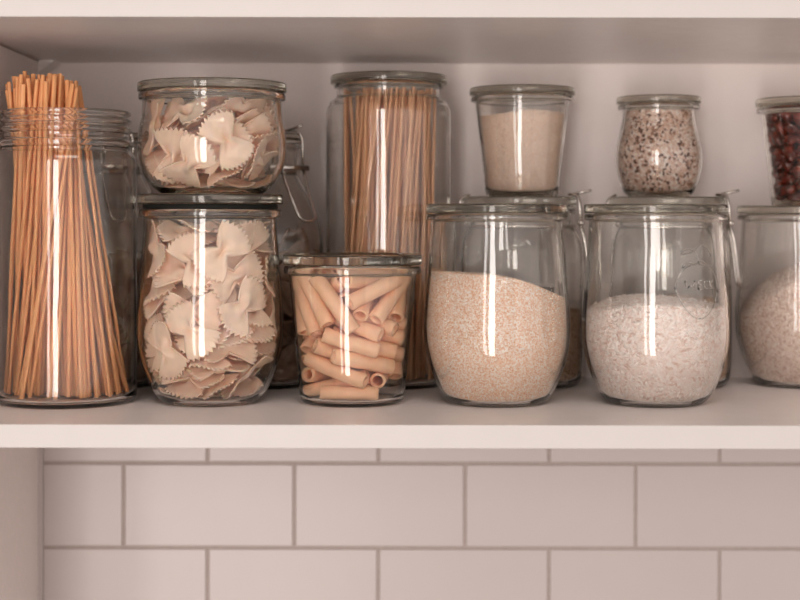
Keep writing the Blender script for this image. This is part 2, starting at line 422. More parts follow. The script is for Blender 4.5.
jar('tulip_wide', 'upper stacked squat glass jar of bow-tie pasta with glass lid', *J_up)
jar('tapered', 'low tapered lidded glass jar filled with tube pasta', *J_tub)
jc = jar('tulip', 'lidded bellied glass jar half full of golden fine grain', *J_cou)
jr = jar('tulip', 'lidded bellied glass jar with an embossed fruit emblem, half full of white rice', *J_ric)
jar('clip_narrow', 'clip-top jar of dried brown slices behind the stacked jars, wire lever at its right shoulder', *J_A, clip=math.radians(-40))
jar('clip_narrow', 'clip-top jar of dried brown slices behind the big threaded jar', *J_B, clip=math.radians(-62))
jar('tall', 'tall lidded glass jar packed with thin spaghetti behind the tube pasta', *J_tall)
jC = jar('clip_wide', 'clip-top jar behind the golden grain jar, carrying the tapered semolina jar', *J_C, clip=math.radians(-8))
jar('clip_wide', 'clip-top jar behind the white rice jar, carrying the small bellied jar', *J_D, clip=math.radians(-6))
jar('tulip', 'lidded bellied glass jar at the right edge with pinkish grain', *J_E)
jar('tapered_small', 'small tapered glass jar of pale semolina standing on a clip-top jar', *J_F)
jar('tulip_small', 'small bellied glass jar full of brown-flecked mixed grain', *J_G)
jar('tapered_small', 'small tapered glass jar of dark red dried berries at the right edge', *J_H)
# dark sealing ring between the lower stacked jar and its raised lid is part of that jar
V, F = lathe([(47.5, 146.2), (50.3, 146.2), (50.8, 146.7), (50.8, 149.3), (50.3, 149.8), (47.5, 149.8), (47.5, 146.2)], 96)
obj('gasket', mesh('gasket', V, F), M['rubber'], jl)
# slate label on the jar behind the golden grain
def patch(r, a0, a1, z0, z1, t, mat, name, parent, n=24):
    V, F = [], []
    for rr in (r, r+t):
        for z in (z0, z1):
            V += [(rr*math.sin(a0+(a1-a0)*i/n), -rr*math.cos(a0+(a1-a0)*i/n), z) for i in range(n+1)]
    m = n+1
    for i in range(n):
        F += [(i, i+1, m+i+1, m+i), (2*m+i+1, 2*m+i, 3*m+i, 3*m+i+1), (i+1, i, 2*m+i, 2*m+i+1), (m+i, m+i+1, 3*m+i+1, 3*m+i)]
    F += [(0, m, 3*m, 2*m), (n, 2*m+n, 3*m+n, m+n)]
    return obj(name, mesh(name, V, F, False), mat, parent)
lb = patch(.0537, math.radians(-39), math.radians(39), .058, .087, .0006, M['label_rim'], 'label', jC)
patch(.0544, math.radians(-35.5), math.radians(35.5), .0605, .0845, .0004, M['chalk'], 'label_face', lb)

# embossed fruit emblem on the rice jar
def emboss(parent, kind, strokes, az, zc, s, r=.0005):
    V, F = [], []
    for st in strokes:
        pts = []
        for u, v in st:
            z = zc+v*s; rr = outer_r(kind, z*1000)*.001+.0001; a = az+1.3*u*s/rr
            pts.append((rr*math.sin(a), -rr*math.cos(a), z))
        a = tube_wire(pts, r, 8); o = len(V); V.extend(a[0]); F.extend(tuple(o+i for i in f) for f in a[1])
    return obj('embossed_emblem', mesh('embossed_emblem', V, F), M['glass'], parent)
fruit = []
for i in range(41):
    a = 2*PI*i/40; u = .82*math.sin(a)*(1+.10*math.cos(a)); v = .9*math.cos(a)-.28*abs(math.sin(a))**3*(1 if math.cos(a) > 0 else -.2)-.35*(math.cos(a) < 0)*(math.cos(a))**2
    fruit.append((u, v))
leaf = [(-.55, .75), (-.35, 1.0), (-.1, .85), (.1, 1.08), (.35, .85), (.6, .78)]
stalk = [(0, .9), (.02, 1.25), (-.2, 1.5), (-.5, 1.45), (-.62, 1.3), (-.4, 1.3), (-.15, 1.38), (.1, 1.7), (.4, 1.55), (.55, 1.2)]
word = []
emboss(jr, 'tulip', [fruit, leaf, stalk, [(-.5, .25), (-.42, -.1), (-.33, .15), (-.24, -.1), (-.16, .25)]]+[[(-.05, -.1), (-.05, .25), (.1, .25)], [(-.05, .08), (.08, .08)], [(-.05, -.1), (.1, -.1)], [(.34, .2), (.24, .25), (.18, .08), (.24, -.1), (.34, -.05)], [(.42, -.1), (.42, .25)], [(.58, .25), (.42, .07), (.58, -.1)]],
       math.radians(27), .090, .0185)

# ---------------------------------------------------------------- grain (nobody could count it: one object per jar)
ICO_V = None
def ico():
    bm = bmesh.new(); bmesh.ops.create_icosphere(bm, subdivisions=1, radius=1)
    v = np.array([tuple(x.co) for x in bm.verts]); f = np.array([[q.index for q in x.verts] for x in bm.faces]); bm.free(); return v, f
OCT_V = np.array([(1,0,0), (-1,0,0), (0,1,0), (0,-1,0), (0,0,1), (0,0,-1)], float)
OCT_F = np.array([(0,2,4), (2,1,4), (1,3,4), (3,0,4), (2,0,5), (1,2,5), (3,1,5), (0,3,5)])
def grain(name, label, cat, kind, J, top, size, density, mat, fine=False, seed=1, aniso=1.0):
    """top(x, y) -> height in mm; grains of half-axes size (mm) over a core, packed against the glass"""
    R = np.random.default_rng(seed); zb = JAR[kind]['zb']+.3; g = min(size)
    V0, F0 = (OCT_V, OCT_F) if fine else ico()
    zmean = top(0, 0)
    # core
    seg, nr = 64, 14; V = []; F = []; rows = []
    zs = np.linspace(zb, 1, 1)
    def core_r(z): return max(inner_r(kind, z)-g*1.4-.25, 1)
    lv = 22
    rows.append([0]); V.append((0, 0, zb+g))
    for i in range(lv+1):
        ring = []
        for k in range(seg):
            a = 2*PI*k/seg; f = i/lv
            ro = core_r(zmean)
            zt = top(ro*math.cos(a), ro*math.sin(a))-g
            z = zb+g+(zt-zb-g)*f; rr = core_r(z)
            ring.append(len(V)); V.append((rr*math.cos(a), rr*math.sin(a), z))
        rows.append(ring)
    for i in range(nr-1, 0, -1):
        ring = []
        for k in range(seg):
            a = 2*PI*k/seg; rr = core_r(zmean)*i/nr; ring.append(len(V)); V.append((rr*math.cos(a), rr*math.sin(a), top(rr*math.cos(a), rr*math.sin(a))-g))
        rows.append(ring)
    rows.append([len(V)]); V.append((0, 0, top(0, 0)-g))
    for a, b in zip(rows, rows[1:]):
        for i in range(seg):
            j = (i+1) % seg
            if len(a) == 1: F.append((a[0], b[j], b[i]))
            elif len(b) == 1: F.append((a[i], a[j], b[0]))
            else: F.append((a[i], a[j], b[j], b[i]))
    core = mesh(name+'_core', [(x*.001, y*.001, z*.001) for x, y, z in V], F)
    # grain centres on wall, top and floor
    pts = []; nrm = []
    zmax = max(top(60*math.cos(a), 60*math.sin(a)) for a in np.linspace(0, 6.28, 24))+2
    nw = int(density*2*PI*inner_r(kind, (zb+zmean)/2)*(zmax-zb))
    for _ in range(nw):
        a = R.uniform(0, 2*PI); z = R.uniform(zb+g, zmax)
        rr = inner_r(kind, z)-g*R.uniform(1.0, 1.5)-.1
        x, y = rr*math.cos(a), rr*math.sin(a)
        if z > top(x, y)-g*.3: continue
        pts.append((x, y, z)); nrm.append((math.cos(a), math.sin(a), 0))
    rt = core_r(zmean)
    nt_ = int(density*PI*rt*rt*1.15)
    for _ in range(nt_):
        a = R.uniform(0, 2*PI); rr = (rt+g*.2)*math.sqrt(R.uniform(0, 1)); x, y = rr*math.cos(a), rr*math.sin(a)
        pts.append((x, y, top(x, y)-g*R.uniform(.2, 1))); nrm.append((0, 0, 1))
    for _ in range(nt_//4):
        a = R.uniform(0, 2*PI); rb = inner_r(kind, zb+g)-1.5; rr = rb*math.sqrt(R.uniform(0, 1)); pts.append((rr*math.cos(a), rr*math.sin(a), zb+g)); nrm.append((0, 0, 1))
    pts = np.array(pts); nrm = np.array(nrm); n = len(pts)
    # frames: long axis roughly in the tangent plane
    d = R.normal(size=(n, 3)); d[:, 2] /= aniso; d -= nrm*np.sum(d*nrm, 1, keepdims=True)*.93; d /= np.linalg.norm(d, axis=1, keepdims=True)
    e = np.cross(nrm, d); e /= np.linalg.norm(e, axis=1, keepdims=True)+1e-9; f3 = np.cross(d, e)
    s = np.array(size)*R.uniform(.85, 1.12, (n, 1))
    VV = (V0[None, :, 0, None]*d[:, None, :]*s[:, None, 0:1] + V0[None, :, 1, None]*e[:, None, :]*s[:, None, 1:2] + V0[None, :, 2, None]*f3[:, None, :]*s[:, None, 2:3] + pts[:, None, :])*.001
    # nothing pokes into the glass
    VV = VV.reshape(-1, 3); rad = np.hypot(VV[:, 0], VV[:, 1]); lut_z, lut_r = np.array(inner_curve(kind)).T
    lim = (np.interp(VV[:, 2]*1000, lut_z, lut_r)-.16)*.001; k = np.minimum(1, lim/np.maximum(rad, 1e-9)); VV[:, 0] *= k; VV[:, 1] *= k
    VV[:, 2] = np.maximum(VV[:, 2], (JAR[kind]['zb']+.15)*.001)
    FF = (F0[None]+(np.arange(n)*len(V0))[:, None, None]).reshape(-1, 3)
    me = bpy.data.meshes.new(name)
    cv = np.array([tuple(v.co) for v in core.vertices]); nv = len(VV)
    allv = np.vstack([VV, cv]); me.vertices.add(len(allv)); me.vertices.foreach_set('co', allv.astype(np.float32).ravel())
    cf = [tuple(i+nv for i in p.vertices) for p in core.polygons]
    loops = np.concatenate([FF.ravel(), np.array([i for f in cf for i in f])]).astype(np.int32)
    sizes = np.concatenate([np.full(len(FF), 3), np.array([len(f) for f in cf])]).astype(np.int32)
    me.loops.add(len(loops)); me.loops.foreach_set('vertex_index', loops)
    me.polygons.add(len(sizes)); me.polygons.foreach_set('loop_start', (np.cumsum(sizes)-sizes).astype(np.int32)); me.polygons.foreach_set('loop_total', sizes)
    me.polygons.foreach_set('use_smooth', np.ones(len(sizes), bool)); me.update(calc_edges=True); me.validate()
    bpy.data.meshes.remove(core)
    o = obj(name, me, mat, loc=J); return tag(o, label, cat, kind='stuff')
def zat(py, Y): return ((217-py)/1571*Y+.14)*1000      # height above the shelf of a picture row
def couscous_top(x, y):                                # mound highest left of centre, falling to the right
    u = x/52
    return 99-1.0*(u+.55)**2*4-8.5*max(0, u+.15)+1.0*math.sin(u*5)-.02*(y+10)
def rice_top(x, y): return 78-.010*(x-5)**2*.25-1.0*math.sin(x/14)+.03*y
grain('couscous', 'golden fine grain mounded in the bellied jar', 'grain', 'tulip', J_cou, couscous_top, (.72, .62, .62), 1.55, M['couscous'], True, 2)
grain('rice', 'short white rice filling half of the embossed bellied jar', 'rice', 'tulip', J_ric, rice_top, (3.1, 1.05, .95), .36, M['rice'], False, 3, 1.3)
grain('semolina', 'pale semolina filling the small tapered jar', 'semolina', 'tapered_small', J_F, lambda x, y: zat(113, YR)-158+1.6*math.sin(x/12+1)+.02*x, (.5, .45, .45), 1.7, M['semolina'], True, 4)
grain('mixed_grain', 'brown-flecked mixed grain filling the small bellied jar', 'grain', 'tulip_small', J_G, lambda x, y: 71.5, (2.5, 1.6, 1.3), .36, M['mixed_grain'], False, 5)
grain('brown_grain', 'light brown grain in the clip-top jar behind the golden grain', 'grain', 'clip_wide', J_C, lambda x, y: zat(312, YR)+3*math.sin(x/30), (1.7, 1.1, 1.0), .55, M['brown_grain'], False, 6)
grain('brown_grain', 'light brown grain low in the clip-top jar behind the rice', 'grain', 'clip_wide', J_D, lambda x, y: zat(298, YR)+2*math.sin(x/20), (1.7, 1.1, 1.0), .55, M['brown_grain'], False, 7)
grain('pinkish_grain', 'pinkish brown grain heaped in the bellied jar at the right edge', 'grain', 'tulip', J_E, lambda x, y: zat(262, YR)-.012*(x-10)**2-.002*y*y, (1.9, 1.1, 1.0), .5, M['oat'], False, 8)

